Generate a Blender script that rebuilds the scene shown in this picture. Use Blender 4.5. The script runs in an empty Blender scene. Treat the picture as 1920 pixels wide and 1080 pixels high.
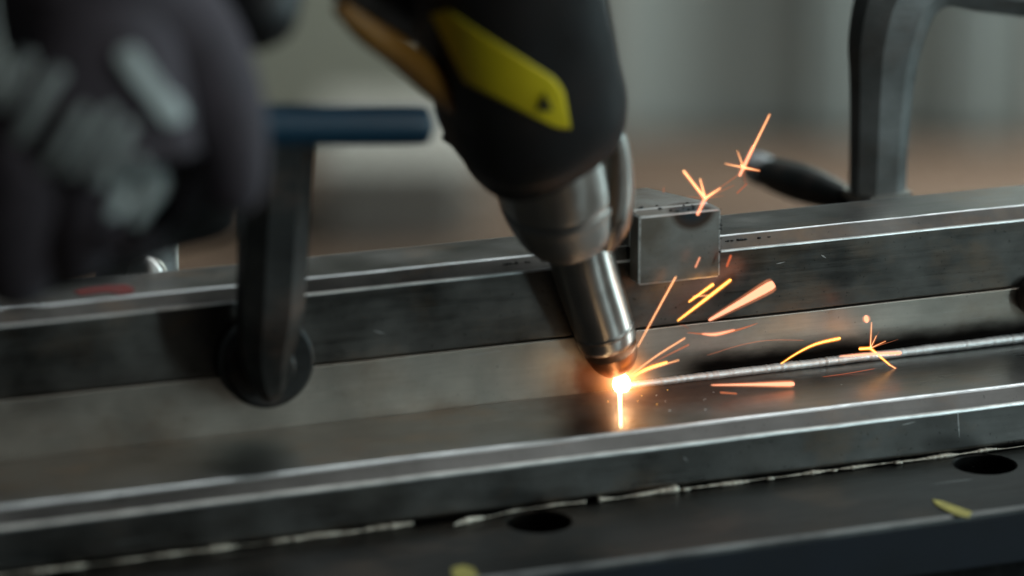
import bpy, bmesh, math, random
from mathutils import Vector, Matrix, noise
from mathutils.bvhtree import BVHTree
random.seed(7)
SC = bpy.context.scene
COL = SC.collection

# ---------------------------------------------------------------- camera
F, D = 7167.0, 1.19
yaw, pit = math.radians(21), math.radians(16)
fw = Vector((math.sin(yaw)*math.cos(pit), math.cos(yaw)*math.cos(pit), -math.sin(pit)))
rt = Vector((math.cos(yaw), -math.sin(yaw), 0))
up = rt.cross(fw)
def ray(x, y): return fw + rt*((x-960)/F) + up*((540-y)/F)
CAM = -ray(1162, 728)*D
def at(x, y, d): return CAM + ray(x, y)*d                       # point at a camera distance
def on_y(x, y, Y):
    r = ray(x, y); return CAM + r*((Y-CAM.y)/r.y)
def on_z(x, y, Z):
    r = ray(x, y); return CAM + r*((Z-CAM.z)/r.z)
cd = bpy.data.cameras.new('camera'); cam = bpy.data.objects.new('camera', cd); COL.objects.link(cam)
cam.matrix_world = Matrix((( rt.x, up.x, -fw.x, CAM.x), (rt.y, up.y, -fw.y, CAM.y), (rt.z, up.z, -fw.z, CAM.z), (0,0,0,1)))
cd.sensor_width = 36; cd.lens = F/1920*36
cd.clip_start = .02; cd.clip_end = 60
cd.dof.use_dof = True; cd.dof.focus_distance = 1.205; cd.dof.aperture_fstop = 4.3
SC.camera = cam

# ---------------------------------------------------------------- world, lamps, exposure
w = bpy.data.worlds.new('World'); SC.world = w; w.use_nodes = True
w.node_tree.nodes['Background'].inputs[0].default_value = (.75, .93, 1, 1)
w.node_tree.nodes['Background'].inputs[1].default_value = .024
SC.view_settings.view_transform = 'Standard'; SC.view_settings.look = 'None'
SC.view_settings.exposure = 0; SC.view_settings.gamma = 1
SC.cycles.use_denoising = True
SC.cycles.max_bounces = 8
def area(name, loc, target, sx, sy, power, col):
    l = bpy.data.lights.new(name, 'AREA'); l.shape = 'RECTANGLE'; l.size = sx; l.size_y = sy
    l.energy = power; l.color = col
    o = bpy.data.objects.new(name, l); COL.objects.link(o); o.location = loc
    o.rotation_euler = (Vector(target)-Vector(loc)).to_track_quat('-Z', 'Y').to_euler()
    return o
area('window_light_front', (.75, -1.3, 1.05), (.15, 0, 0), 1.9, .16, 3.8, (1.0, .93, .82))  # unseen strip lamp, added so the front edges catch highlights
area('window_light_rear', (1.3, 1.1, 2.1), (0.1, 0, 0), 2.8, .24, 27, (.86, .96, 1))
area('window_light_right', (.85, -1.35, .32), (0, .0, .03), .10, .8, 4.2, (.72, .95, 1))
area('added_side_light', (2.3, -.35, .45), (0, .0, .03), .5, 1.1, 22, (.70, .95, 1))  # added out of view to brighten the right sides of the clamps
area('skylight', (.95, -.7, 2.3), (0, 0, 0), 2.4, .8, 4.5, (.92, .98, 1))  # overhead fill added to lift the chamfers
area('hall_light', (2.7, 3.0, .55), (1.75, 4.7, -.45), .8, .5, 150, (.90, 1, .98))  # unseen lamp added to brighten the back wall
def point(name, loc, e, col, r):
    l = bpy.data.lights.new(name, 'POINT'); l.energy = e; l.color = col; l.shadow_soft_size = r
    o = bpy.data.objects.new(name, l); COL.objects.link(o); o.location = loc
point('arc_light', (-.0005, -.0035, .0045), .011, (1, .50, .2), .0022)

# ---------------------------------------------------------------- helpers
def tag(o, label=None, cat=None, group=None, kind=None):
    if label: o['label'] = label
    if cat: o['category'] = cat
    if group: o['group'] = group
    if kind: o['kind'] = kind
    return o
def link(name, me, mat=None, parent=None, smooth=False):
    if mat and not me.materials: me.materials.append(mat)
    if smooth:
        for p in me.polygons: p.use_smooth = True
    o = bpy.data.objects.new(name, me); COL.objects.link(o)
    if parent is not None:
        o.parent = parent
        o.matrix_parent_inverse = Matrix.Translation(parent.location).inverted()
    return o
def mk(name, vs, fs, mat, parent=None, smooth=False):
    me = bpy.data.meshes.new(name); me.from_pydata([tuple(v) for v in vs], [], fs); me.update()
    bm = bmesh.new(); bm.from_mesh(me); bmesh.ops.recalc_face_normals(bm, faces=bm.faces); bm.to_mesh(me); bm.free()
    return link(name, me, mat, parent, smooth)
def empty(name, loc):
    o = bpy.data.objects.new(name, None); COL.objects.link(o); o.location = loc; o.empty_display_size = .02
    return o
def box(name, a, b, mat, parent=None, bev=0):
    bm = bmesh.new(); bmesh.ops.create_cube(bm, size=1)
    for v in bm.verts:
        v.co = Vector([ (a[i]+b[i])/2 + v.co[i]*(b[i]-a[i]) for i in range(3)])
    if bev: bmesh.ops.bevel(bm, geom=bm.edges[:], offset=bev, segments=3, affect='EDGES')
    me = bpy.data.meshes.new(name); bm.to_mesh(me); bm.free()
    return link(name, me, mat, parent)
def loft(name, st, mat, parent=None, n=32, cap=True, shape=None, smooth=True, upv=None, sub=4, flat=False):
    """st: list of (centre Vector, rx, ry); smooth Catmull-Rom between stations if sub>1"""
    P = []
    m = len(st)
    for i in range(m-1):
        p0, p1, p2, p3 = st[max(i-1,0)], st[i], st[i+1], st[min(i+2,m-1)]
        for k in range(sub):
            t = k/sub
            def cr(a, b, c, d): return .5*((2*b)+(c-a)*t+(2*a-5*b+4*c-d)*t*t+(3*b-a-3*c+d)*t**3)
            P.append((cr(p0[0],p1[0],p2[0],p3[0]), cr(p0[1],p1[1],p2[1],p3[1]), cr(p0[2],p1[2],p2[2],p3[2])))
    P.append(st[-1])
    vs, fs = [], []
    ref = upv or Vector((0, -1, 0))
    for i, (c, a, b) in enumerate(P):
        t = (P[min(i+1,len(P)-1)][0]-P[max(i-1,0)][0]).normalized()
        sx = t.cross(ref).normalized(); sy = sx.cross(t).normalized()
        for k in range(n):
            if shape: u, v = shape(k/n)
            else: u, v = math.cos(2*math.pi*k/n), math.sin(2*math.pi*k/n)
            vs.append(c+sx*(u*a)+sy*(v*b))
    for i in range(len(P)-1):
        for k in range(n):
            fs.append((i*n+k, i*n+(k+1)%n, (i+1)*n+(k+1)%n, (i+1)*n+k))
    if cap:
        fs.append(tuple(range(n))[::-1]); fs.append(tuple((len(P)-1)*n+k for k in range(n)))
    return mk(name, vs, fs, mat, parent, smooth)
def fillet(pts, rad, seg=8):
    """closed 2D polygon with rounded corners; rad per corner"""
    out = []
    n = len(pts)
    for i in range(n):
        p = Vector(pts[i]); a = Vector(pts[i-1]); b = Vector(pts[(i+1)%n]); r = rad[i]
        if r <= 0: out.append(p); continue
        da = (a-p).normalized(); db = (b-p).normalized(); th = da.angle(db)
        d = r/math.tan(th/2); bis = (da+db).normalized(); c = p+bis*(r/math.sin(th/2))
        s = p+da*d-c; e = p+db*d-c; ang = s.angle_signed(e) if s.length and e.length else 0
        for k in range(seg+1):
            t = k/seg
            v = s*(math.sin((1-t)*abs(ang))/math.sin(abs(ang)))+e*(math.sin(t*abs(ang))/math.sin(abs(ang)))
            out.append(c+v)
    return out
def extrude_x(name, prof, x0, x1, mat, parent=None, nx=60, wob=0, edge=None):
    vs, fs = [], []; n = len(prof)
    for i in range(nx+1):
        x = x0+(x1-x0)*i/nx
        for p in prof:
            q = noise.noise(Vector((x*38, p[0]*90, p[1]*90)))*wob
            vs.append((x, p[0]+q*.6, p[1]+q))
    for i in range(nx):
        for k in range(n): fs.append((i*n+k, i*n+(k+1)%n, (i+1)*n+(k+1)%n, (i+1)*n+k))
    fs.append(tuple(range(n))[::-1]); fs.append(tuple(nx*n+k for k in range(n)))
    o = mk(name, vs, fs, mat, parent)
    if edge:
        o.data.materials.append(edge)
        for i in range(nx):
            for k in range(n):
                if (Vector(prof[(k+1)%n])-Vector(prof[k])).length < .0004 and prof[k][1] > min(p_[1] for p_ in prof)+.004: o.data.polygons[i*n+k].material_index = 1
    return o

# ---------------------------------------------------------------- materials
class NT:
    def __init__(s, name):
        s.m = bpy.data.materials.new(name); s.m.use_nodes = True; s.t = s.m.node_tree
        s.b = s.t.nodes['Principled BSDF']
    def n(s, typ, **kw):
        o = s.t.nodes.new(typ)
        for k, v in kw.items():
            if isinstance(k, str) and hasattr(o, k): setattr(o, k, v)
        return o
    def l(s, a, b): s.t.links.new(a, b)
    def coord(s, scale=(1,1,1), rot=(0,0,0), loc=(0,0,0)):
        c = s.n('ShaderNodeTexCoord'); m = s.n('ShaderNodeMapping'); m.inputs['Scale'].default_value = scale
        m.inputs['Rotation'].default_value = rot; m.inputs['Location'].default_value = loc
        s.l(c.outputs['Object'], m.inputs[0]); return m.outputs[0]
    def noise(s, vec, scale, detail=4, rough=.55):
        o = s.n('ShaderNodeTexNoise'); o.inputs['Scale'].default_value = scale
        o.inputs['Detail'].default_value = detail; o.inputs['Roughness'].default_value = rough
        s.l(vec, o.inputs['Vector']); return o.outputs['Fac']
    def ramp(s, fac, a, b, ca, cb):
        r = s.n('ShaderNodeValToRGB'); e = r.color_ramp.elements
        e[0].position = a; e[1].position = b
        e[0].color = (*ca, 1) if not isinstance(ca, (int, float)) else (ca, ca, ca, 1)
        e[1].color = (*cb, 1) if not isinstance(cb, (int, float)) else (cb, cb, cb, 1)
        s.l(fac, r.inputs[0]); return r.outputs[0]
    def mix(s, fac, a, b, mode='MIX'):
        o = s.n('ShaderNodeMix'); o.data_type = 'RGBA'; o.blend_type = mode
        for i, v in ((0, fac), (6, a), (7, b)):
            if hasattr(v, 'type') and hasattr(v, 'links'): s.l(v, o.inputs[i])
            elif i == 0: o.inputs[0].default_value = v
            else: o.inputs[i].default_value = (*v, 1)
        return o.outputs[2]
    def math(s, op, a, b=None):
        o = s.n('ShaderNodeMath'); o.operation = op
        for i, v in enumerate((a, b)):
            if v is None: continue
            if isinstance(v, (int, float)): o.inputs[i].default_value = v
            else: s.l(v, o.inputs[i])
        return o.outputs[0]
    def bump(s, h, strength, dist):
        o = s.n('ShaderNodeBump'); o.inputs['Strength'].default_value = strength; o.inputs['Distance'].default_value = dist
        s.l(h, o.inputs['Height']); s.l(o.outputs[0], s.b.inputs['Normal'])
def steel(name, dark, light, rough=(.25, .45), metal=1., streak=1., bmp=.00006, stain=None, tint=(.30,.20,.13), scratches=True):
    k = NT(name)
    v = k.coord((4, 60, 60)); v2 = k.coord((22, 26, 26)); v3 = k.coord((3, 3, 3))
    ns = k.noise(v, 12*streak, 5); nb = k.noise(v2, 1.6, 5); nf = k.noise(v3, 500, 3, .7)
    c = k.ramp(nb, .3, .72, dark, light)
    c = k.mix(k.ramp(ns, .45, .75, 0, .45), c, tuple(x*.62 for x in light))
    rust = k.noise(k.coord((14, 20, 20), loc=(3, 1, 2)), 2.3, 6, .62)
    c = k.mix(k.ramp(rust, .52, .72, 0, .55), c, tint)
    if scratches:
        for rz, sc in ((.5, 1), (-.2, 1.4), (1.35, .8)):
            sv = k.noise(k.coord((14*sc, 700, 700*sc), rot=(0, rz*.7, rz*.5)), 1.3, 1)
            c = k.mix(k.ramp(sv, .79, .81, 0, .5), c, (.75, .76, .76))
    speck = k.noise(k.coord((1,1,1)), 900, 2, .5)
    c = k.mix(k.ramp(speck, .68, .74, 0, .55), c, tuple(x*.25 for x in dark))
    r = k.ramp(k.math('ADD', k.math('MULTIPLY', ns, .4), k.math('MULTIPLY', nb, .6)), .35, .68, rough[0], rough[1])
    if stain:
        for (ax, a, b, ax2, a2, b2, col) in stain:      # seam shade painted into the colour: a band limited along two axes with a ragged border
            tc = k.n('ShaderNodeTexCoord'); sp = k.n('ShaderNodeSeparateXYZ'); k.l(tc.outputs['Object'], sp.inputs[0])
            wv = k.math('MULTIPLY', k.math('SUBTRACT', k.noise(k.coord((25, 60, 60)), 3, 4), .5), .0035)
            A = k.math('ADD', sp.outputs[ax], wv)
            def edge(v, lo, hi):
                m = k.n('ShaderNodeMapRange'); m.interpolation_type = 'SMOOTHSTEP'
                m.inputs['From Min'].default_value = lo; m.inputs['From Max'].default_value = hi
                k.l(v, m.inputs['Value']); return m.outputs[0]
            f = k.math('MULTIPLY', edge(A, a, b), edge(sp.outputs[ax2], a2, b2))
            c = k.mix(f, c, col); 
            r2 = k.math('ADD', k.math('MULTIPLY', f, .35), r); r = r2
    k.l(c, k.b.inputs['Base Color']); k.l(r, k.b.inputs['Roughness']); k.b.inputs['Metallic'].default_value = metal
    h = k.math('ADD', k.math('MULTIPLY', nf, .5), k.math('MULTIPLY', ns, 1.0))
    k.bump(h, .35, bmp)
    return k.m
def plain(name, col, rough=.5, metal=0., var=.25, sc=60, bmp=.0002, coat=0):
    k = NT(name); nz = k.noise(k.coord(), sc, 5)
    c = k.ramp(nz, .3, .7, tuple(x*(1-var) for x in col), tuple(min(1, x*(1+var)) for x in col))
    k.l(c, k.b.inputs['Base Color']); k.b.inputs['Metallic'].default_value = metal
    k.l(k.ramp(nz, .3, .7, rough*.85, min(1, rough*1.15)), k.b.inputs['Roughness'])
    k.b.inputs['Coat Weight'].default_value = coat
    k.bump(nz, .3, bmp); return k.m
def glow(name, col, s):
    k = NT(name); k.t.nodes.remove(k.b); e = k.n('ShaderNodeEmission'); e.inputs[0].default_value = (*col, 1)
    e.inputs[1].default_value = s; k.l(e.outputs[0], k.t.nodes['Material Output'].inputs[0]); return k.m

# profile numbers (metres), beams run along X, table top at ZT
ZT = -.01925
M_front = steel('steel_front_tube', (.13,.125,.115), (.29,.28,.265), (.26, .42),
                stain=[(1, -.0050, -.0012, 0, .006, .022, (.02,.02,.02))])  # shadow below the bead, painted into the top's colour
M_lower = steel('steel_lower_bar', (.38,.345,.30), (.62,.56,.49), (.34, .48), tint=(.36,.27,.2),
                stain=[(2, .0125, .0040, 0, .004, .030, (.010,.008,.007))])  # dark shadow and reflection above the bead, painted into the face colour
M_upper = steel('steel_upper_tube', (.09,.085,.078), (.25,.235,.215), (.28, .46))
def worn():
    k = NT('rubbed_edge_highlight')  # edge highlights painted as a brighter, patchily rubbed metal
    a = k.noise(k.coord((30, 200, 200)), 3, 5, .6)
    k.l(k.ramp(a, .3, .62, (.45,.45,.44), (.92,.92,.90)), k.b.inputs['Base Color'])
    k.b.inputs['Metallic'].default_value = .55; k.b.inputs['Roughness'].default_value = .30
    k.bump(k.noise(k.coord((1,1,1)), 700, 3), .3, .0001); return k.m
M_edge = worn()
M_block = steel('steel_block', (.20,.17,.14), (.44,.43,.40), (.34, .50), tint=(.14,.09,.05), metal=.9)
M_table = steel('steel_table', (.011,.011,.011), (.036,.034,.031), (.32, .5), tint=(.10,.07,.05))
M_tedge = steel('worn_table_edge', (.10,.11,.115), (.34,.36,.36), (.35,.5), tint=(.05,.05,.05))
M_navy = plain('navy_paint', (.004,.009,.018), .6, 0, .3, 40)
M_darkclamp = steel('forged_black_steel', (.006,.006,.006), (.055,.054,.050), (.36,.55), metal=.2, tint=(.16,.10,.075), scratches=False, bmp=.0004)
M_greyclamp = steel('grey_forged_steel', (.10,.105,.10), (.30,.31,.305), (.38,.58), metal=.15, tint=(.15,.11,.09), scratches=False, bmp=.0004)
M_silver = plain('satin_silver', (.62,.59,.55), .36, 1, .06, 90, .00003)
def turned(m, an, rot):
    nt = m.node_tree; b = nt.nodes['Principled BSDF']; t = nt.nodes.new('ShaderNodeTangent'); t.direction_type = 'RADIAL'; t.axis = 'Z'
    nt.links.new(t.outputs[0], b.inputs['Tangent']); b.inputs['Anisotropic'].default_value = an; b.inputs['Anisotropic Rotation'].default_value = rot
M_collar = plain('dull_collar_steel', (.42,.40,.375), .45, 1, .15, 60, .00006)
turned(M_silver, .85, .25); turned(M_collar, .7, .25)
M_copper = plain('heat_stained_copper', (.62,.33,.20), .45, 1, .4, 120, .0001)
M_black = plain('black_plastic', (.009,.009,.010), .55, 0, .2, 80, .0001)
M_yellow = plain('yellow_vinyl', (.80,.62,.012), .5, 0, .06, 80, .00002)
M_ink = plain('black_ink', (.03,.03,.01), .6, 0, .1, 80, .00001)
M_orange = plain('orange_plastic', (.26,.11,.012), .55, 0, .1, 80)
M_glove = plain('glove_fabric', (.072,.060,.072), .9, 0, .3, 200, .0006)
M_cap = plain('white_plastic', (.75,.75,.74), .5)
M_palm = plain('glove_palm', (.004,.004,.004), .9, 0, .2, 200, .0004)  # near-black holds the shade inside the curled hand
M_pad = plain('pale_rubber', (.52,.58,.57), .7, 0, .15, 150, .0003)
M_blue = plain('blue_paint', (.001,.040,.080), .4, 0, .2, 60)
M_bead = plain('weld_bead_metal', (.98,.98,.96), .48, .7, .06, 1100, .00012)
M_spatter = plain('burnt_spatter', (.02,.02,.02), .5, .4, .3, 900)
M_red = plain('red_paint', (.26,.02,.012), .6, 0, .3, 300)
M_ymark = plain('yellow_paint', (.50,.44,.10), .6, 0, .3, 300)
M_floor = plain('brown_concrete', (.085,.048,.028), .7, 0, .35, 1.3, .002)
M_wall = plain('grey_green_wall', (.42,.46,.44), .8, 0, .12, .8, .002)
M_olive = plain('olive_wall_panel', (.36,.36,.29), .8, 0, .1, .8, .002)
M_walldk = plain('dark_wall_panel', (.25,.28,.27), .8, 0, .12, .8, .002)
M_box = plain('pale_grey_plastic', (.30,.28,.25), .6, 0, .1, 5)

# ---------------------------------------------------------------- room
floor = mk('floor', [(-8,-3,-.87),(9,-3,-.87),(9,9,-.87),(-8,9,-.87)], [(0,1,2,3)], M_floor); tag(floor, kind='structure')
wr = Matrix.Rotation(-yaw, 4, 'Z')
def wbox(name, x0, x1, y0, y1, z0, z1, mat, parent=None, bev=.01):
    o = box(name, (x0,y0,z0), (x1,y1,z1), mat, parent, bev); o.data.transform(Matrix.Translation((CAM.x, CAM.y, 0)) @ wr)
    return o
wall = wbox('back_wall', -5, 5, 5.0, 5.2, -.87, 3, M_wall); tag(wall, kind='structure')
for (a, b, m) in ((-1.6,-.62,M_walldk), (-.50,-.02,M_olive), (.10,.135,M_box), (.40,.47,M_walldk), (.585,.66,M_walldk), (.70,.72,M_box)):
    wbox('wall_panel', a, b, 4.94, 4.995, -.86, 3, m, wall, .01)
crate = empty('plastic_crate', (0,0,0))
tag(crate, 'pale grey crate standing blurred on the brown floor far behind the clamp', 'crate')
wbox('crate_body', -.235, -.035, 4.45, 4.75, -.869, -.775, M_box, crate, .015)
wbox('crate_rim', -.24, -.03, 4.445, 4.755, -.775, -.757, M_box, crate, .004)

# ---------------------------------------------------------------- welding table with round holes
tab = empty('welding_table', (0, -.05, ZT)); tag(tab, 'dark steel welding table with round holes and a navy front edge', 'table')
TX0, TX1, TY0, TY1, HR = -.75, .75, -.0948, .17, .0096
vs, fs = [], []
def q(a, b, c, d):
    i = len(vs); vs.extend([a, b, c, d]); fs.append((i, i+1, i+2, i+3))
HY, S = -.0560, .0118
q((TX0,TY0+.0008,ZT),(TX1,TY0+.0008,ZT),(TX1,HY-S,ZT),(TX0,HY-S,ZT))
q((TX0,HY+S,ZT),(TX1,HY+S,ZT),(TX1,TY1,ZT),(TX0,TY1,ZT))
holes = [-.0490+.1478*k for k in range(-4, 6)]
x = TX0
for hx in holes:
    if hx-S < TX0 or hx+S > TX1: continue
    q((x,HY-S,ZT),(hx-S,HY-S,ZT),(hx-S,HY+S,ZT),(x,HY+S,ZT)); x = hx+S
    N = 48; base = len(vs)
    for k in range(N):
        a = 2*math.pi*k/N; c, s = math.cos(a), math.sin(a); m = max(abs(c), abs(s))
        vs.append((hx+c/m*S, HY+s/m*S, ZT)); vs.append((hx+c*(HR+.0005), HY+s*(HR+.0005), ZT))
        vs.append((hx+c*HR, HY+s*HR, ZT-.0005)); vs.append((hx+c*HR, HY+s*HR, ZT-.014))
    for k in range(N):
        i, j = base+4*k, base+4*((k+1)%N)
        for t in range(3): fs.append((i+t, j+t, j+t+1, i+t+1))
q((x,HY-S,ZT),(TX1,HY-S,ZT),(TX1,HY+S,ZT),(x,HY+S,ZT))
me = bpy.data.meshes.new('table_top'); me.from_pydata(vs, [], fs); me.update()
bm = bmesh.new(); bm.from_mesh(me); bmesh.ops.remove_doubles(bm, verts=bm.verts, dist=1e-6)
bmesh.ops.recalc_face_normals(bm, faces=bm.faces); bm.to_mesh(me); bm.free()
link('table_top', me, M_table, tab)
mk('worn_edge', [(TX0,TY0+.0008,ZT),(TX1,TY0+.0008,ZT),(TX1,TY0,ZT-.0010),(TX0,TY0,ZT-.0010),(TX1,TY0,ZT-.0022),(TX0,TY0,ZT-.0022),(TX1,TY0+.004,ZT-.0022),(TX0,TY0+.004,ZT-.0022)],
   [(0,1,2,3),(3,2,4,5),(5,4,6,7)], M_tedge, tab)
box('edge_rail', (TX0, TY0-.0004, ZT-.0175), (TX1, TY0+.012, ZT-.0023), M_navy, tab, .0005)
box('underframe', (TX0, TY0+.02, ZT-.09), (TX1, TY0+.05, ZT-.0200), M_palm, tab, .001)
box('under_plate', (TX0, TY0+.0125, ZT-.0195), (TX1, TY1, ZT-.0145), M_palm, tab)
for lx in (-.68, .68):
    for ly in (-.06, .13):
        box('leg', (lx-.025, ly-.02, -.869), (lx+.025, ly+.02, ZT-.0197), M_navy, tab, .003)
# yellow marks
def flake(name, pts, z, mat, th=.0004, parent=None):
    n = len(pts); vs = [(p.x, p.y, z+.00005) for p in pts]+[(p.x, p.y, z+th) for p in pts]
    fs = [tuple(range(n)), tuple(range(n, 2*n))]+[(k, (k+1)%n, n+(k+1)%n, n+k) for k in range(n)]
    return mk(name, vs, fs, mat, parent)
flake('paint_mark', [on_z(x, y, ZT) for x, y in ((1748,938),(1768,942),(1795,952),(1822,962),(1815,972),(1795,968),(1770,956),(1756,948))], ZT, M_ymark, parent=tab)
flake('paint_mark', [on_z(x, y, ZT) for x, y in ((846,1068),(868,1062),(888,1068),(896,1082),(870,1092),(850,1086))], ZT, M_ymark, parent=tab)

# ---------------------------------------------------------------- the steel sections being welded
def arcs(pts, rad): return fillet(pts, rad)
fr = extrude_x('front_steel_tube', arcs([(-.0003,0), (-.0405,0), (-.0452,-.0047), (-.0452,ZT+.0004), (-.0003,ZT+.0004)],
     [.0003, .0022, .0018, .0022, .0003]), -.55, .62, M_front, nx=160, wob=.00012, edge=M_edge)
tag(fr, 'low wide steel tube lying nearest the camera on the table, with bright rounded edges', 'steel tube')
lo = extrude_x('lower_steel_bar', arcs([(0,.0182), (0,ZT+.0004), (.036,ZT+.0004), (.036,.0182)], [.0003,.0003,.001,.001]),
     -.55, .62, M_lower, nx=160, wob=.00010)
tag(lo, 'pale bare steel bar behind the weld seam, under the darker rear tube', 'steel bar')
ut = extrude_x('upper_steel_tube', arcs([(.0007,.0407), (.0007,.0186), (.0290,.0186), (.0290,.0430), (.0274,.0446), (.0046,.0446)],
     [.0011,.0004,.0004,.0012,.0012,.0011]), -.55, .62, M_upper, nx=160, wob=.00012, edge=M_edge)
tag(ut, 'dark rear steel tube lying on the pale bar, with two thin bright edges', 'steel tube')
red = [(138,548),(165,541),(200,536),(235,535),(252,541),(250,550),(225,553),(200,548),(175,551),(150,554)]
flake('paint_mark', [on_z(x, y, .0446) for x, y in red], .0446, M_red, .0003, ut)
def scratch(px0, py0, px1, py1, Y, wd, par):
    a, b = on_y(px0, py0, Y-.00008), on_y(px1, py1, Y-.00008); d = (b-a).normalized(); sd = d.cross(Vector((0,1,0)))*wd/2
    m = a.lerp(b, .45); vs = [a-sd*.3, a+sd*.3, m+sd, m-sd, b+sd*.2, b-sd*.2]
    vs = vs+[v+Vector((0,.00012,0)) for v in vs]
    mk('scratch', vs, [(0,1,2,3),(3,2,4,5),(6,7,8,9),(9,8,10,11),(0,1,7,6),(1,2,8,7),(2,4,10,8),(4,5,11,10),(5,3,9,11),(3,0,6,9)], M_edge, par)
scratch(1796,772,1799,820,-.0452,.0004,fr); scratch(1692,797,1716,791,-.0452,.0003,fr); scratch(1282,857,1290,866,-.0452,.0004,fr)
scratch(1456,495,1472,491,.0007,.0003,ut); scratch(1540,478,1549,484,.0007,.0005,ut); scratch(700,620,722,626,.0007,.0003,ut); scratch(870,668,940,658,0,.0002,lo)
# ragged dross on the rear tube's rounded edge
def lumps(name, pts, mat, parent=None, kind=None, n=7):
    bm = bmesh.new()
    for c, r in pts:
        m = bmesh.ops.create_icosphere(bm, subdivisions=1, radius=r)
        s = Vector((random.uniform(.8,1.8), random.uniform(.6,1), random.uniform(.5,.9)))
        for v in m['verts']:
            v.co = Vector((v.co.x*s.x, v.co.y*s.y, v.co.z*s.z))*(1+random.uniform(-.2,.2))+c
    me = bpy.data.meshes.new(name); bm.to_mesh(me); bm.free()
    o = link(name, me, mat, parent, True)
    if kind: o['kind'] = kind
    return o
pts = []
for px, py, n, sx in ((965,505,7,22), (1012,500,8,28), (1382,461,12,22), (1420,458,5,30), (1240,397,3,14)):
    for i in range(n):
        p = on_y(px+random.uniform(-sx,sx), py+random.uniform(-3,3), .003)
        if px == 1240: continue
        pts.append((Vector((p.x, p.y, .0407+(p.y-.0007)*1+.0001)), random.uniform(.0002,.00055)))
lumps('dross', pts, M_spatter, ut, 'stuff')
# fine spatter on the front tube's top near the arc
pts = [(Vector((random.gauss(.01,.02), random.uniform(-.037,-.003), .0002)), random.uniform(.00012,.0003)) for _ in range(9)]
lumps('spatter', pts, M_bead, fr, 'stuff')

# weld bead to the right of the arc: a rippled wire of metal
def bead(name, path, r, mat, rip=.12, per=.0011, parent=None, n=10):
    vs, fs = [], []; m = len(path)
    for i, p in enumerate(path):
        rr = (r(i/(m-1)) if callable(r) else r)*(1+rip*math.sin(p.x/per*6.283)+.15*noise.noise(Vector((p.x*900, 0, 3))))
        for k in range(n):
            a = 2*math.pi*k/n; vs.append((p.x, p.y+rr*math.cos(a), p.z+rr*math.sin(a)))
    for i in range(m-1):
        for k in range(n): fs.append((i*n+k, i*n+(k+1)%n, (i+1)*n+(k+1)%n, (i+1)*n+k))
    fs += [tuple(range(n)), tuple((m-1)*n+k for k in range(n))]
    return mk(name, vs, fs, mat, parent, True)
path = [Vector((.0025+.5*i/900, -.0012+.00012*noise.noise(Vector((i*.05,0,0))), .0009+.0018*min(1,i/700)+.00015*noise.noise(Vector((0,i*.04,0))))) for i in range(900)]
wb = bead('weld_bead', path, lambda t: .00115+.00035*min(1,t*9)+.00015*noise.noise(Vector((t*60,1,1))), M_bead, .05, .0013)
tag(wb, 'fresh bright weld bead running right from the arc along the seam', 'weld bead')
# old broken weld line at the foot of the front tube
segs = [(-.36,-.085,1), (-.074,-.030,2), (-.026,.0,0), (.002,.108,1), (.108,.33,3)]
M_tack = plain('old_weld_metal', (.62,.56,.47), .5, .6, .4, 1200, .0003)
root = empty('tack_weld_line', (0,-.0456,ZT)); tag(root, 'broken bright line of old weld metal along the foot of the front tube', 'weld line')
for (a, b, k) in segs:
    n = max(8, int((b-a)/.0006)); sd = random.random()*50
    path = []
    for i in range(n):
        x = a+(b-a)*i/(n-1)
        y = -.0460+.0004*noise.noise(Vector((x*160, sd, 0)))
        z = ZT+.0006+.0003*noise.noise(Vector((x*90, 9, sd)))
        if k == 2:
            t = i/(n-1); y = -.0478-.0026*math.cos(min(1,t*1.6)*math.pi)*(-1)*(-1)+.0028*t
            y = -.0520+.0062*min(1, t*1.9)**.6
        path.append(Vector((x, y, z)))
    amp = .00055 if k != 3 else .0002
    bead('weld_run', path, lambda t, sd=sd, amp=amp, L_=b-a: max(.00012, amp*(.62+2.3*noise.noise(Vector((t*L_*95, sd, 1)))+.5*noise.noise(Vector((t*L_*500, sd, 7))))), M_tack, .1, .002, root, 8)
for x, rr_ in ((.002,.0011),(.0735,.0012),(-.012,.0006),(-.020,.0005),(-.15,.0009),(-.24,.0009),(-.19,.0007),(-.11,.0006),(.03,.0008),(.046,.0007),(.052,.0007)):
    lumps('weld_drop', [(Vector((x+(.0008*q_), -.0464, ZT+.0006)), rr_*(1-.2*q_)) for q_ in range(2)], M_tack, root)
#(Vector((x,-.0462,ZT+.0008)), r) for x, r in ((.002,.0011),(.0735,.0012),(-.012,.0006),(-.020,.0005),(-.15,.0009),(-.24,.0009),(-.19,.0007),(-.11,.0006),(.03,.0006))], M_bead, root)

# ---------------------------------------------------------------- square block hooked over the rear tube
YB = -.0075
A_ = on_y(1352, 391, YB); B_ = on_y(1199, 405, YB); C_ = on_y(1203, 535, YB)
x1, x0, zt, zb = A_.x, B_.x, (A_.z+B_.z)/2, C_.z
blk = empty('steel_block', (x0, YB, .0446)); tag(blk, 'small square steel block with a burnt blue spot hooked over the rear tube', 'block')
def prism(name, poly, z0, z1, mat, parent, bev):
    n = len(poly); vs = [(p[0],p[1],z0) for p in poly]+[(p[0],p[1],z1) for p in poly]
    fs = [tuple(range(n))[::-1], tuple(range(n,2*n))]+[(k,(k+1)%n,n+(k+1)%n,n+k) for k in range(n)]
    o = mk(name, vs, fs, mat, parent)
    bm = bmesh.new(); bm.from_mesh(o.data); res = bmesh.ops.bevel(bm, geom=bm.edges[:], offset=bev, segments=3, affect='EDGES')
    for f in res['faces']: f.material_index = 1
    bm.to_mesh(o.data); bm.free(); o.data.materials.append(M_edge)
    return o
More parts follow.
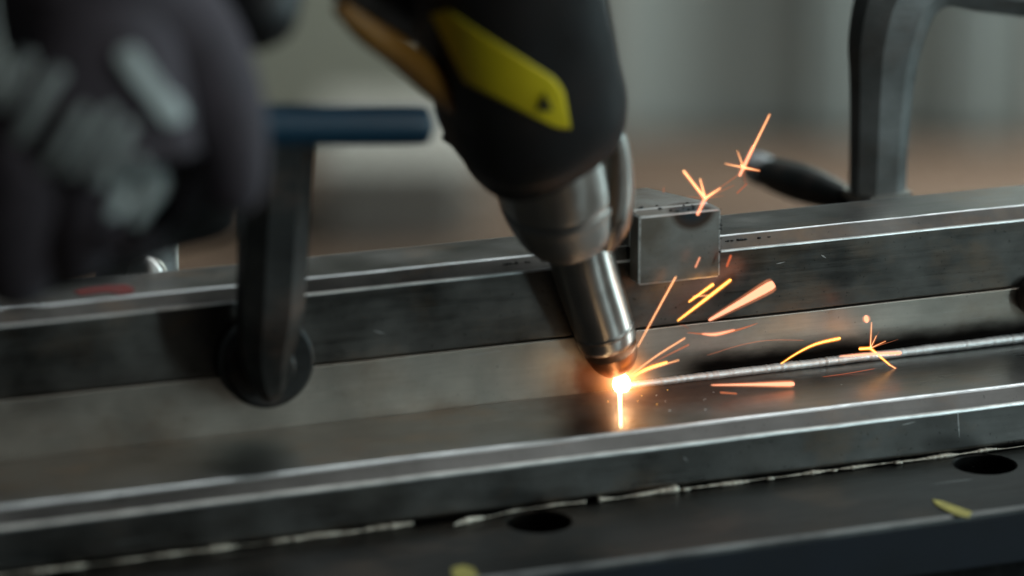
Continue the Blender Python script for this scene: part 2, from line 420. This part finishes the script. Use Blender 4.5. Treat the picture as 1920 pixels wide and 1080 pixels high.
prism('front_plate', [(x0,YB),(x1,YB),(x1,.0002),(x0,.0002)], zb, zt-.0002, M_block, blk, .0005)
prism('top_plate', [(x0+.0002,.0003),(x1-.0002,.0003),(x1-.0112,.0245),(x0+.0002,.0245)], .0448, zt, M_block, blk, .0005)
# burnt spot: stain in the block's own colour, centred in world metres
def burn(mat, c, rx, rz):
    nt = mat.node_tree; b = nt.nodes['Principled BSDF']; old = b.inputs['Base Color'].links[0].from_socket
    tc = nt.nodes.new('ShaderNodeTexCoord'); mp = nt.nodes.new('ShaderNodeMapping'); mp.vector_type = 'POINT'
    mp.inputs['Location'].default_value = (-c.x/rx, -c.y/.012, -c.z/rz); mp.inputs['Scale'].default_value = (1/rx, 1/.012, 1/rz)
    ln = nt.nodes.new('ShaderNodeVectorMath'); ln.operation = 'LENGTH'
    rr = nt.nodes.new('ShaderNodeValToRGB'); e = rr.color_ramp.elements
    e[0].position = .72; e[0].color = (1,1,1,1); e[1].position = 1; e[1].color = (0,0,0,1)
    cr = nt.nodes.new('ShaderNodeValToRGB'); e = cr.color_ramp.elements
    e[0].position = .3; e[0].color = (.05,.065,.075,1); e[1].position = 1; e[1].color = (.12,.06,.03,1)
    mx = nt.nodes.new('ShaderNodeMix'); mx.data_type = 'RGBA'; L = nt.links.new
    L(tc.outputs['Object'], mp.inputs[0]); L(mp.outputs[0], ln.inputs[0]); L(ln.outputs['Value'], rr.inputs[0]); L(ln.outputs['Value'], cr.inputs[0])
    L(rr.outputs[0], mx.inputs[0]); L(old, mx.inputs[6]); L(cr.outputs[0], mx.inputs[7]); L(mx.outputs[2], b.inputs['Base Color'])
burn(M_block, on_y(1300, 394, YB), .0085, .0070)
def heat(mat, c, rad, cols, amt, hr=.45):
    nt = mat.node_tree; b = nt.nodes['Principled BSDF']; old = b.inputs['Base Color'].links[0].from_socket; L = nt.links.new
    tc = nt.nodes.new('ShaderNodeTexCoord'); mp = nt.nodes.new('ShaderNodeMapping')
    mp.inputs['Location'].default_value = tuple(-c[i]/rad[i] for i in range(3)); mp.inputs['Scale'].default_value = tuple(1/x for x in rad)
    nz = nt.nodes.new('ShaderNodeTexNoise'); nz.inputs['Scale'].default_value = 160; L(tc.outputs['Object'], nz.inputs['Vector'])
    ln = nt.nodes.new('ShaderNodeVectorMath'); ln.operation = 'LENGTH'; ad = nt.nodes.new('ShaderNodeMath'); ad.operation = 'MULTIPLY_ADD'
    L(tc.outputs['Object'], mp.inputs[0]); L(mp.outputs[0], ln.inputs[0]); L(nz.outputs['Fac'], ad.inputs[0]); ad.inputs[1].default_value = .35; L(ln.outputs['Value'], ad.inputs[2])
    rr = nt.nodes.new('ShaderNodeValToRGB'); e = rr.color_ramp.elements; e[0].position = .45; e[0].color = (amt,)*3+(1,); e[1].position = 1.15-.15; e[1].color = (0,0,0,1)
    cr = nt.nodes.new('ShaderNodeValToRGB'); e = cr.color_ramp.elements; e[0].position = .2; e[0].color = (*cols[0],1); e[1].position = .9; e[1].color = (*cols[2],1)
    m_ = e.new(.55); m_.color = (*cols[1],1)
    L(ad.outputs[0], rr.inputs[0]); L(ad.outputs[0], cr.inputs[0])
    mx = nt.nodes.new('ShaderNodeMix'); mx.data_type = 'RGBA'; L(rr.outputs[0], mx.inputs[0]); L(old, mx.inputs[6]); L(cr.outputs[0], mx.inputs[7]); L(mx.outputs[2], b.inputs['Base Color'])
    ro = b.inputs['Roughness'].links[0].from_socket; rm = nt.nodes.new('ShaderNodeMix'); rm.data_type = 'FLOAT'
    L(rr.outputs[0], rm.inputs[0]); L(ro, rm.inputs[2]); rm.inputs[3].default_value = hr; L(rm.outputs[0], b.inputs['Roughness'])
heat(M_block, (x0+.003, YB, zt-.004), (.012,.02,.012), ((.13,.085,.05),(.16,.11,.07),(.25,.19,.13)), .6)
heat(M_lower, (-.007,0,.004), (.024,.02,.016), ((.07,.022,.010),(.15,.055,.025),(.34,.22,.13)), .93)  # copper tip's brown reflection painted in together with heat stain
heat(M_front, (.012,-.006,0), (.062,.034,.02), ((.10,.06,.05),(.17,.10,.075),(.24,.18,.155)), .8, .8)
lumps('dross', [(Vector((x0+.004+random.uniform(-.001,.001), .001, zt+.0003)), .0005) for _ in range(2)]+
      [(Vector((random.uniform(x0+.009,x1-.001), random.uniform(YB+.0005,.003), zt+.0001)), random.uniform(.0002,.0005)) for _ in range(16)]+
      [(Vector((x1+random.uniform(-.0002,.0002), YB, random.uniform(zb+.004,zt))), random.uniform(.00015,.0004)) for _ in range(16)], M_spatter, blk, 'stuff')

# ---------------------------------------------------------------- left clamp: forged arm, round pad, blue handle
cl = empty('arm_clamp', (on_y(500,675,-.01).x, -.01, ZT)); tag(cl, 'black forged clamp with round pad and blue handle pressing on the left of the bars', 'clamp')
pc = on_y(500, 676, -.0045)
def disc_y(name, c, r, y0, y1, mat, parent, n=48, bev=.0012):
    vs, fs = [], []; prof = [(r-bev, y0), (r, y0+bev), (r, y1-.0004), (r-.0004, y1)]
    for (rr, y) in prof:
        for k in range(n):
            a = 2*math.pi*k/n; vs.append((c.x+rr*math.cos(a), y, c.z+rr*math.sin(a)))
    for i in range(len(prof)-1):
        for k in range(n): fs.append((i*n+k, i*n+(k+1)%n, (i+1)*n+(k+1)%n, (i+1)*n+k))
    fs += [tuple(range(n)), tuple((len(prof)-1)*n+k for k in range(n))]
    return mk(name, vs, fs, mat, parent)
disc_y('pad', pc, .0140, -.0085, -.0002, M_darkclamp, cl)
disc_y('pad_rim_highlight', pc, .01435, -.0050, -.0010, M_greyclamp, cl, bev=.0004)  # paler ring put in as the highlight on the pad's rim
def oct_(t):
    pts = [(1,.5),(.42,1),(-.45,1),(-1,.45),(-1,-.6),(-.5,-1),(.5,-1),(1,-.6)]
    f = t*8; i = int(f)%8; u = f-int(f); a, b = pts[i], pts[(i+1)%8]
    return (a[0]+(b[0]-a[0])*u, a[1]+(b[1]-a[1])*u)
def w2r(px, d): return px/2*d/F
st = []
for (px, py, wd, Y) in ((512,744,24,-.014),(508,730,52,-.016),(502,700,76,-.019),(500,650,100,-.021),(506,590,118,-.022),(511,500,122,-.022),(516,400,124,-.022),(524,270,124,-.022),(526,225,124,-.022)):
    p = on_y(px, py, Y); d = (p-CAM).dot(fw); st.append((p, w2r(wd, d), w2r(wd, d)*.75))
loft('arm', st, M_darkclamp, cl, n=32, shape=oct_, smooth=False, sub=6)
st = [(on_y(x, y, -.010), .006, .006) for x, y in ((500,676),(501,676))]
disc_y('swivel', pc, .0065, -.014, -.0086, M_darkclamp, cl)
a = on_y(400, 237, -.10); b = on_y(800, 235, -.10)
hb = loft('handle', [(a, .0058, .0058), (a.lerp(b,.5), .0058, .0058), (b-(b-a)*.05, .0058, .0058), (b+(b-a)*.0, .0046, .0046), (b+(b-a)*.028, .0022, .0022)], M_blue, cl, n=24, sub=5)
# ---------------------------------------------------------------- bolt and sleeve seen behind the rear tube at left
bo = empty('sleeve_bolt', on_y(258, 500, .05)); tag(bo, 'grey steel sleeve with a shiny domed bolt standing behind the rear tube at far left', 'bolt')
c = on_y(258, 520, .055)
loft('sleeve', [(Vector((c.x,c.y,ZT)), .0128, .0128), (Vector((c.x,c.y,c.z+.02)), .0128, .0128)], M_greyclamp, bo, sub=1, upv=Vector((0,-1,0)))
c2 = on_y(276, 512, .036)
me = bpy.data.meshes.new('domed_head'); bm = bmesh.new(); bmesh.ops.create_uvsphere(bm, u_segments=24, v_segments=16, radius=.0062)
for v in bm.verts: v.co += Vector((c2.x, c2.y, c2.z-.001))
bm.to_mesh(me); bm.free(); link('domed_head', me, M_silver, bo, True)
loft('shank', [(Vector((c2.x,c2.y,ZT)), .004, .004), (Vector((c2.x,c2.y,c2.z-.003)), .004, .004)], M_greyclamp, bo, sub=1)

# ---------------------------------------------------------------- right clamp behind the rear tube
rc = empty('corner_clamp', on_y(1645, 380, .085)); tag(rc, 'grey forged clamp with a bent arm standing behind the rear tube at right', 'clamp')
YR = .085
def sq_(t):
    pts = [(1,.72),(.72,1),(-.72,1),(-1,.72),(-1,-.72),(-.72,-1),(.72,-1),(1,-.72)]
    f = t*8; i = int(f)%8; u = f-int(f); a, b = pts[i], pts[(i+1)%8]
    return (a[0]+(b[0]-a[0])*u, a[1]+(b[1]-a[1])*u)
base = on_y(1640, 378, YR)
st = [(Vector((base.x, YR, ZT)), .0085, .008)]
for (px, py, wd) in ((1645,372,98),(1650,250,102),(1655,150,112),(1663,70,130),(1690,-10,140),(1760,-50,120),(1850,-38,118),(1990,-20,112),(2150,-5,110)):
    p = on_y(px, py, YR); d = (p-CAM).dot(fw); st.append((p, w2r(wd,d), w2r(wd,d)*.8))
loft('arm', st, M_greyclamp, rc, n=32, shape=oct_, smooth=False, sub=5)
p = on_y(1645, 362, YR)
loft('collar', [(p-Vector((0,0,.0016)), .0098, .009), (p+Vector((0,0,.0010)), .0098, .009)], M_collar, rc, n=32, shape=sq_, smooth=False, sub=1)
p = on_y(2120, -5, YR)
loft('spindle', [(p, .006,.006), (Vector((p.x,p.y,ZT+.001)), .006,.006)], M_greyclamp, rc, sub=1)
h0, h1 = on_y(1590, 372, YR+.010), on_y(1440, 325, YR+.075)
loft('handle', [(h0, .0035,.0035), (h0.lerp(h1,.25), .0055,.0055), (h0.lerp(h1,.55), .0066,.0066), (h0.lerp(h1,.85), .0062,.0062), (h1, .0050,.0050)], M_darkclamp, rc, n=24)
e1 = on_y(1414, 313, YR+.085)
loft('handle_cap', [(h1.lerp(e1,.1), .0055,.0055), (h1.lerp(e1,.6), .0058,.0058), (e1, .0050,.0050), (e1+(e1-h1)*.18, .0020,.0020)], M_cap, rc, n=24)
# dark round magnet cut by the right frame edge
pm = on_y(1938, 552, 0); disc = disc_y('magnet', pm, .0066, -.006, -.0003, M_darkclamp, None)
tag(disc, 'dark round magnet on the rear bars at the right edge of the picture', 'magnet')

# ---------------------------------------------------------------- the hand-held laser welding torch
to = empty('welding_torch', (0, 0, .002)); tag(to, 'black hand-held laser welding torch with silver nozzle and yellow warning sticker', 'welding torch')
def S(px, py, wd, dd, asp=1.):
    d = D-dd
    if dd < .2: px -= 13*min(1, max(0, (690-py)/200))
    return (at(px, py, d), w2r(wd, d), w2r(wd, d)*asp)
loft('nozzle_tip', [S(1161,695,46,.0040), S(1158,688,66,.0047), S(1153,672,90,.0065), S(1147,650,101,.009)], M_copper, to, n=48)
loft('nozzle_tube', [S(1143,640,104,.0100), S(1142,635,112,.0105), S(1128,580,118,.0155), S(1111,515,122,.022), S(1092,435,124,.030)], M_silver, to, n=48, sub=3)
loft('ring_mark', [S(1138,618,116,.0122), S(1136.5,612,116.5,.0128)], M_collar, to, n=48, sub=2)
loft('nozzle_nut', [S(1093,446,122,.032), S(1089,434,166,.0335), S(1079,408,208,.038), S(1068,372,230,.043), S(1062,350,236,.047)], M_collar, to, n=48)
loft('collar', [S(1062,350,228,.0465), S(1061,345,237,.0472), S(1054,315,242,.052), S(1044,275,246,.058), S(1038,255,246,.061)], M_silver, to, n=48)
loft('side_fitting', [S(1150,462,36,.038), S(1158,420,74,.043), S(1163,370,80,.050), S(1165,310,70,.060), S(1167,262,46,.069), S(1167,244,18,.073)], M_silver, to, n=32)
def body_(t):
    a = 2*math.pi*t; e = .82
    c, s = math.cos(a), math.sin(a)
    return (math.copysign(abs(c)**e, c), math.copysign(abs(s)**e, s))
body = loft('body', [S(1030,262,90,.062), S(1028,260,272,.0623), S(1024,250,298,.064), S(1018,220,326,.069), S(1009,190,344,.075), S(992,120,346,.088), S(972,40,354,.104), S(950,-60,356,.122), S(930,-200,350,.15), S(915,-330,330,.17)],
     M_black, to, n=64, shape=body_, sub=5)
loft('handle', [S(930,0,220,.085), S(850,-10,210,.090), S(760,-45,200,.105), S(650,-100,180,.14), S(560,-140,176,.18), S(500,-80,170,.205), S(484,-20,170,.215), S(478,45,150,.22), S(476,78,80,.222)], M_black, to, n=48)
loft('trigger', [S(650,15,30,.17), S(700,58,50,.155), S(760,98,58,.135), S(820,150,56,.115), S(862,200,30,.10)], M_orange, to, n=24)
loft('body_rib', [S(846,256,20,.070), S(885,266,50,.066), S(925,300,60,.060), S(950,330,40,.058)], M_black, to, n=24)

# yellow sticker laid on the body
def bvh_of(o):
    dg = bpy.context.evaluated_depsgraph_get(); e = o.evaluated_get(dg); m = e.to_mesh()
    b = BVHTree.FromPolygons([e.matrix_world @ v.co for v in m.vertices], [tuple(p.vertices) for p in m.polygons]); e.to_mesh_clear(); return b
bpy.context.view_layer.update()
def drape(name, outline, tgt, off, mat, parent, step=8, smooth=True):
    """a thin sheet cut to an outline and laid on a body's surface"""
    xs = [p[0] for p in outline]; ys = [p[1] for p in outline]
    def inside(x, y):
        c = False; n = len(outline)
        for i in range(n):
            (a, b), (p, q2) = outline[i], outline[i-1]
            if (b > y) != (q2 > y) and x < (p-a)*(y-b)/(q2-b)+a: c = not c
        return c
    idx, vs, fs = {}, [], []
    y = min(ys)
    gy = []
    while y <= max(ys): gy.append(y); y += step
    def spans(y):
        n = len(outline); X = []
        for i in range(n):
            (a, b), (p, q2) = outline[i], outline[i-1]
            if (b > y) != (q2 > y): X.append((p-a)*(y-b)/(q2-b)+a)
        return sorted(X)
    rows = []
    for y in gy:
        s = spans(y+.01)
        if len(s) < 2: continue
        K = 14; row = []
        for k in range(K+1):
            x = s[0]+(s[-1]-s[0])*k/K
            r = ray(x, y); h = tgt.ray_cast(CAM, r.normalized())
            if h[0] is None: row = None; break
            nn = h[1] if h[1].dot(r) < 0 else -h[1]
            row.append((h[0]+nn*off)); 
        if row: rows.append(row)
    for row in rows: vs += row
    K = 15
    for i in range(len(rows)-1):
        for k in range(K-1): fs.append((i*K+k, i*K+k+1, (i+1)*K+k+1, (i+1)*K+k))
    if not fs: return None
    o = mk(name, vs, fs, mat, parent, smooth)
    m = o.modifiers.new('thickness', 'SOLIDIFY'); m.thickness = off*.8; m.offset = 0
    return o
bb = bvh_of(body)
stk = drape('warning_sticker', [(808,22),(842,18),(900,58),(1040,146),(1056,170),(1070,246),(1030,232),(940,186),(872,152),(836,78)], bb, .0004, M_yellow, to, 6)
if stk:
    drape('warning_triangle', [(1002,206),(1018,170),(1036,206)], bb, .0009, M_ink, stk, 4)

# ---------------------------------------------------------------- gloved hand of the welder
pe = empty('person', at(150, 100, .95)); tag(pe, "welder's gloved hand in a dark grey glove with pale rubber pads, blurred at upper left", 'person')
DG = .945
def G(px, py, r, dd=0): return (at(px, py, DG+dd), r/F*(DG+dd))
V, R_, Ed = [], [], []
def chain(nodes, start=None):
    prev = start
    for nd in nodes:
        V.append(nd[0]); R_.append(nd[1]); i = len(V)-1
        if prev is not None: Ed.append((prev, i))
        prev = i
    return prev
wrist = chain([G(130,-330,190), G(150,-190,185)])
palm = chain([G(165,-60,195), G(190,60,190,-.004)], wrist)
k1 = chain([G(215,190,160,-.010)], palm)
chain([G(335,50,140,.000), G(390,150,112,.000), G(428,250,88,.002), G(446,335,64,.004), G(438,400,48,.008)], palm)      # index finger
chain([G(255,300,118,-.014), G(255,390,88,-.010), G(235,445,58,.008)], k1)                   # middle
chain([G(165,340,108,-.012), G(150,440,88,-.006), G(130,505,58,.010)], k1)                   # ring
chain([G(50,260,140,-.006), G(35,400,110,-.006), G(30,500,86,.004), G(30,560,56,.014)], k1)                        # little finger
me = bpy.data.meshes.new('glove'); me.from_pydata([tuple(v) for v in V], Ed, []); me.update()
gl = link('glove', me, M_glove, pe)
m = gl.modifiers.new('skin', 'SKIN'); 
for i, r in enumerate(R_):
    me.skin_vertices[0].data[i].radius = (r, r)
me.skin_vertices[0].data[0].use_root = True
m2 = gl.modifiers.new('sub', 'SUBSURF'); m2.levels = 2; m2.render_levels = 2
m.use_smooth_shade = True
loft('glove_palm', [S(450,270,40,0.210), S(405,345,150,0.210), S(330,385,150,0.210), S(200,430,170,0.210), S(40,470,190,0.210)], M_palm, pe, n=32)  # black form that paints the shade of the inner palm
loft('thumb', [S(60,470,120,0.202), S(180,470,100,0.202), S(300,440,80,0.205), S(400,420,70,0.208), S(440,410,40,0.210)], M_palm, pe, n=24)
loft('sleeve', [S(150,-210,420,0.240), S(120,-330,440,0.240), S(60,-560,470,0.230), S(-20,-900,500,0.210)], M_glove, pe, n=40)
bpy.context.view_layer.update()
gb = bvh_of(gl)
def stroke(x0, y0, x1, y1, w):
    dx, dy = x1-x0, y1-y0; L = math.hypot(dx, dy); ux, uy = dx/L, dy/L; h = w/2; out = []
    a0 = math.atan2(uy, ux)
    for k in range(9): a = a0+math.pi/2+math.pi*k/8; out.append((x0+h*math.cos(a), y0+h*math.sin(a)))
    for k in range(9): a = a0-math.pi/2+math.pi*k/8; out.append((x1+h*math.cos(a), y1+h*math.sin(a)))
    return out
for s in ((62,112,16,196,26), (112,140,48,248,26), (158,206,96,306,24), (204,210,142,318,24), (240,236,190,338,24), (262,300,206,392,24), (296,330,246,410,24), (236,108,316,218,40)):
    drape('rubber_pad', stroke(*s), gb, .0022, M_pad, pe, 7)

# ---------------------------------------------------------------- arc, lens-bloom halo and sparks
arc = empty('welding_arc', (0, -.0015, .0015)); tag(arc, 'blinding white and orange laser weld point at the nozzle tip', 'weld point')
G_white = glow('arc_white', (1, .84, .60), 8)
me = bpy.data.meshes.new('molten_pool'); bm = bmesh.new(); bmesh.ops.create_icosphere(bm, subdivisions=3, radius=.0028)
for v in bm.verts: v.co = Vector((v.co.x*1.0, v.co.y, v.co.z*1.15))+Vector((-.0004,-.0024,.0022))
bm.to_mesh(me); bm.free(); link('molten_pool', me, G_white, arc, True)
k = NT('hot_plume'); k.t.nodes.remove(k.b)  # emissive ball modelled for the lens bloom round the weld
tc = k.n('ShaderNodeTexCoord'); ln = k.n('ShaderNodeVectorMath'); ln.operation = 'LENGTH'; k.l(tc.outputs['Object'], ln.inputs[0])
f = k.math('SUBTRACT', 1, k.math('DIVIDE', ln.outputs['Value'], .0165)); f = k.math('MAXIMUM', f, 0); f = k.math('POWER', f, 4.2)
em = k.n('ShaderNodeEmission'); em.inputs[0].default_value = (1,.36,.10,1); k.l(k.math('MULTIPLY', f, 640), em.inputs[1])
k.l(em.outputs[0], k.t.nodes['Material Output'].inputs['Volume'])
me = bpy.data.meshes.new('hot_plume'); bm = bmesh.new(); bmesh.ops.create_icosphere(bm, subdivisions=3, radius=.0166); bm.to_mesh(me); bm.free()
pl = link('hot_plume', me, k.m); pl.location = (0,-.003,.003); pl.parent = arc; pl.matrix_parent_inverse = Matrix.Translation(arc.location).inverted()

Gs = {'peach': glow('spark_peach', (1,.38,.22), 1.9), 'yellow': glow('spark_yellow', (1,.50,.10), 3.6), 'orange': glow('spark_orange', (1,.56,.25), 2.3),
      'dim': glow('spark_dim', (1,.30,.14), .55), 'hot': glow('spark_white', (1,.66,.34), 8), 'red': glow('spark_red', (1,.2,.08), .7)}
def spark_mesh(name, pts, mat, parent=None, Y=-.012, org=None):
    """pts: (px, py, width px) along the flight path; a tapered glowing thread of molten metal"""
    st = []
    for (x, y, wd) in pts:
        p = on_y(x, y, Y) if not isinstance(Y, (list, tuple)) else None
        kk = .95 if wd > 7 else (.72 if wd > 3.9 else .5)
        st.append((p, w2r(wd, 1.18)*kk, w2r(wd, 1.18)*kk))
    if len(st) == 2: st.insert(1, (st[0][0].lerp(st[1][0], .5), (st[0][1]+st[1][1])/2, (st[0][1]+st[1][1])/2))
    # rounded ends
    a, b = st[0], st[-1]; da = (a[0]-st[1][0]).normalized(); db = (b[0]-st[-2][0]).normalized()
    st = [(a[0]+da*a[1]*.9, a[1]*.35, a[1]*.35)]+st+[(b[0]+db*b[1]*.9, b[1]*.35, b[1]*.35)]
    core = loft(name, st, mat, parent, n=8, sub=3)
    R = max(q_[1] for q_ in st)
    gm = NT('spark_glow'); gm.t.nodes.remove(gm.b); em = gm.n('ShaderNodeEmission')
    kd = mat.name.split('_')[1].split('.')[0]
    gc, gs = {'peach': ((1,.30,.12), .7), 'yellow': ((1,.28,.03), 1.1), 'orange': ((1,.20,.05), .8), 'dim': ((1,.25,.1), .22), 'red': ((1,.2,.08), .2), 'white': ((1,.45,.15), 2)}[kd]
    grow = lambda a: a*1.5+.00035
    em.inputs[0].default_value = (*gc, 1); em.inputs[1].default_value = gs*(.6 if R < .0002 else 1)/(2*grow(R)); gm.l(em.outputs[0], gm.t.nodes['Material Output'].inputs['Volume'])
    if len(name) and kd not in ('dim', 'red'):
        g = loft('spark_glow', [(c_, grow(a_), grow(b_)) for c_, a_, b_ in st], gm.m, core if parent is None else parent, n=8, sub=3)
    return core
GRP = 'sparks flying from the weld'
def spark(label, pts, mat, Y=-.012):
    o = spark_mesh('spark', pts, Gs[mat], None, Y); tag(o, label, 'spark', GRP)
spark('thickest peach spark streak rising right, just below the block', [(1334,598,7),(1390,567,12),(1444,536,18)], 'peach')
spark('long yellow spark streak directly under the block, left of the thick peach one', [(1274,599,3.5),(1322,562,5),(1367,527,5)], 'yellow')
spark('short yellow spark streak close under the block, above the long yellow one', [(1293,565,3.5),(1336,534,5)], 'yellow')
spark('thin straight orange spark rising steeply from beside the nozzle towards the block', [(1198,646,1.8),(1232,583,3),(1265,523,3)], 'orange')
spark('broad bent peach spark on the pale bar below the thick streak', [(1292,624,2.5),(1342,627,6),(1385,618,5.5),(1418,607,2)], 'dim')
spark('bright core of the bent peach spark on the pale bar', [(1318,626,2),(1342,627,5),(1375,619,3)], 'peach', -.014)
spark('curved orange spark with bright head above the bead, right of middle', [(1466,681,2),(1495,662,3.5),(1530,645,4),(1572,635,5)], 'yellow')
spark('long faint arching spark over the black band above the bead', [(1330,665,1.2),(1385,648,2),(1440,638,2),(1502,638,1.6)], 'dim')
spark('horizontal pink spark lying across the bead at right', [(1578,668,3),(1630,664,5),(1685,662,6.5)], 'peach', -.016)
spark('round glowing droplet above the bead at right', [(1624,595,9),(1625,601,9)], 'peach')
spark('long horizontal pink spark just below the bead over the front tube', [(1339,722,3),(1410,721,6),(1482,720,8.5)], 'peach', -.020)
spark('short dim spark under the long horizontal pink one', [(1352,736,5),(1380,738,4)], 'dim', -.022)
spark('faint thin red spark below the bead at right of middle', [(1546,706,1),(1590,700,1.7),(1636,692,1.6)], 'red')
spark('brightest short streak leaving the weld point to the upper right', [(1180,709,4.5),(1212,692,5),(1248,680,4)], 'yellow')
spark('long thin spark leaving the weld point towards the block', [(1182,704,1.5),(1230,668,2.2),(1281,636,2)], 'orange')
spark('dim wide spark beside the long thin one leaving the weld point', [(1190,702,2),(1240,672,3.2),(1288,648,4)], 'dim', -.014)
spark('thin low spark leaving the weld point to the right', [(1188,704,1.5),(1225,690,2),(1270,676,1.6)], 'orange', -.015)
spark('tiny faint hooked spark below the yellow streaks', [(1275,609,1.2),(1284,611,2),(1291,616,1.2)], 'dim')
spark('tiny pink spark across the face of the block', [(1304,501,2),(1312,483,2)], 'peach')
spark('tiny pink spark above the top of the block at left', [(1244,361,3),(1245,351,2)], 'dim')
spark('blurred brown spark just right of the block', [(1363,499,5),(1370,480,6)], 'red')
spark('faint red spark between the two bursts above the block', [(1382,362,3),(1400,345,3)], 'red')
spark('short faint crossing spark on the small yellow streak', [(1300,556,1.2),(1327,554,1.2)], 'orange')
# glowing streak modelled for the arc's reflection and flare on the front tube
path = [(Vector((.0002,-.004,.0022)), .0015), (Vector((.0004,-.012,.0020)), .0011), (Vector((.0006,-.024,.0017)), .0007), (Vector((.0008,-.036,.0012)), .0003)]
pj = [on_z(1162,733,.0014), on_z(1162.5,755,.0010), on_z(1163.5,778,.0007), on_z(1164,801,.0004)]
o = loft('spark_jet', [(p, r, r) for p, r in zip(pj, (.0007,.00045,.0003,.00012))], Gs['hot'], None, n=12)
tag(o, 'white pointed streak added as the reflection of the weld point on the front tube', 'spark')
def burst(label, c, rays, Y=-.012):
    root = empty('spark_burst', on_y(c[0], c[1], Y)); tag(root, label, 'spark burst', 'bursting sparks')
    for (x, y, w0, w1, mat) in rays: spark_mesh('spark_ray', [(c[0], c[1], w0), (x, y, w1)], Gs[mat], root, Y)
burst('spark burst on the bead at right with one long tail falling to the right', (1632,653),
      [(1634,606,2.5,.8,'orange'),(1612,654,4.5,4.5,'yellow'),(1668,684,4,2.2,'yellow'),(1648,622,1.5,.6,'dim'),(1682,637,2,.6,'dim'),(1643,630,2,.8,'orange'),(1660,640,2,.6,'orange')])
spark_mesh('spark_ray', [(1668,684,2.2),(1692,698,2),(1718,709,1.4)], Gs['orange'], bpy.data.objects['spark_burst'], -.012)
burst('lower of the two star-shaped spark bursts, just above the block', (1322,372),
      [(1308,402,6,5,'peach'),(1283,322,4,4,'orange'),(1300,345,4.5,2,'peach'),(1313,336,4,2.5,'orange'),(1350,353,5,3.5,'orange'),(1384,328,3,2.5,'dim'),(1356,367,3,1,'dim'),(1290,369,3,.8,'dim'),(1375,348,3,1.5,'dim')])
burst('upper of the two star-shaped spark bursts, with a long tail pointing up', (1394,314),
      [(1387,329,6,5,'peach'),(1412,275,6,4,'peach'),(1442,217,4,2.5,'orange'),(1360,307,3.5,1,'orange'),(1383,284,3,1,'orange'),(1424,320,4,1,'orange'),(1398,345,2,1,'red')])
hs = [(1203,742),(1140,753),(1232,758),(1252,731),(1196,752)]
pts = [(on_z(x, y, .0001), .00014) for x, y in hs]
o = lumps('hot_spatter', pts, Gs['yellow'], arc);
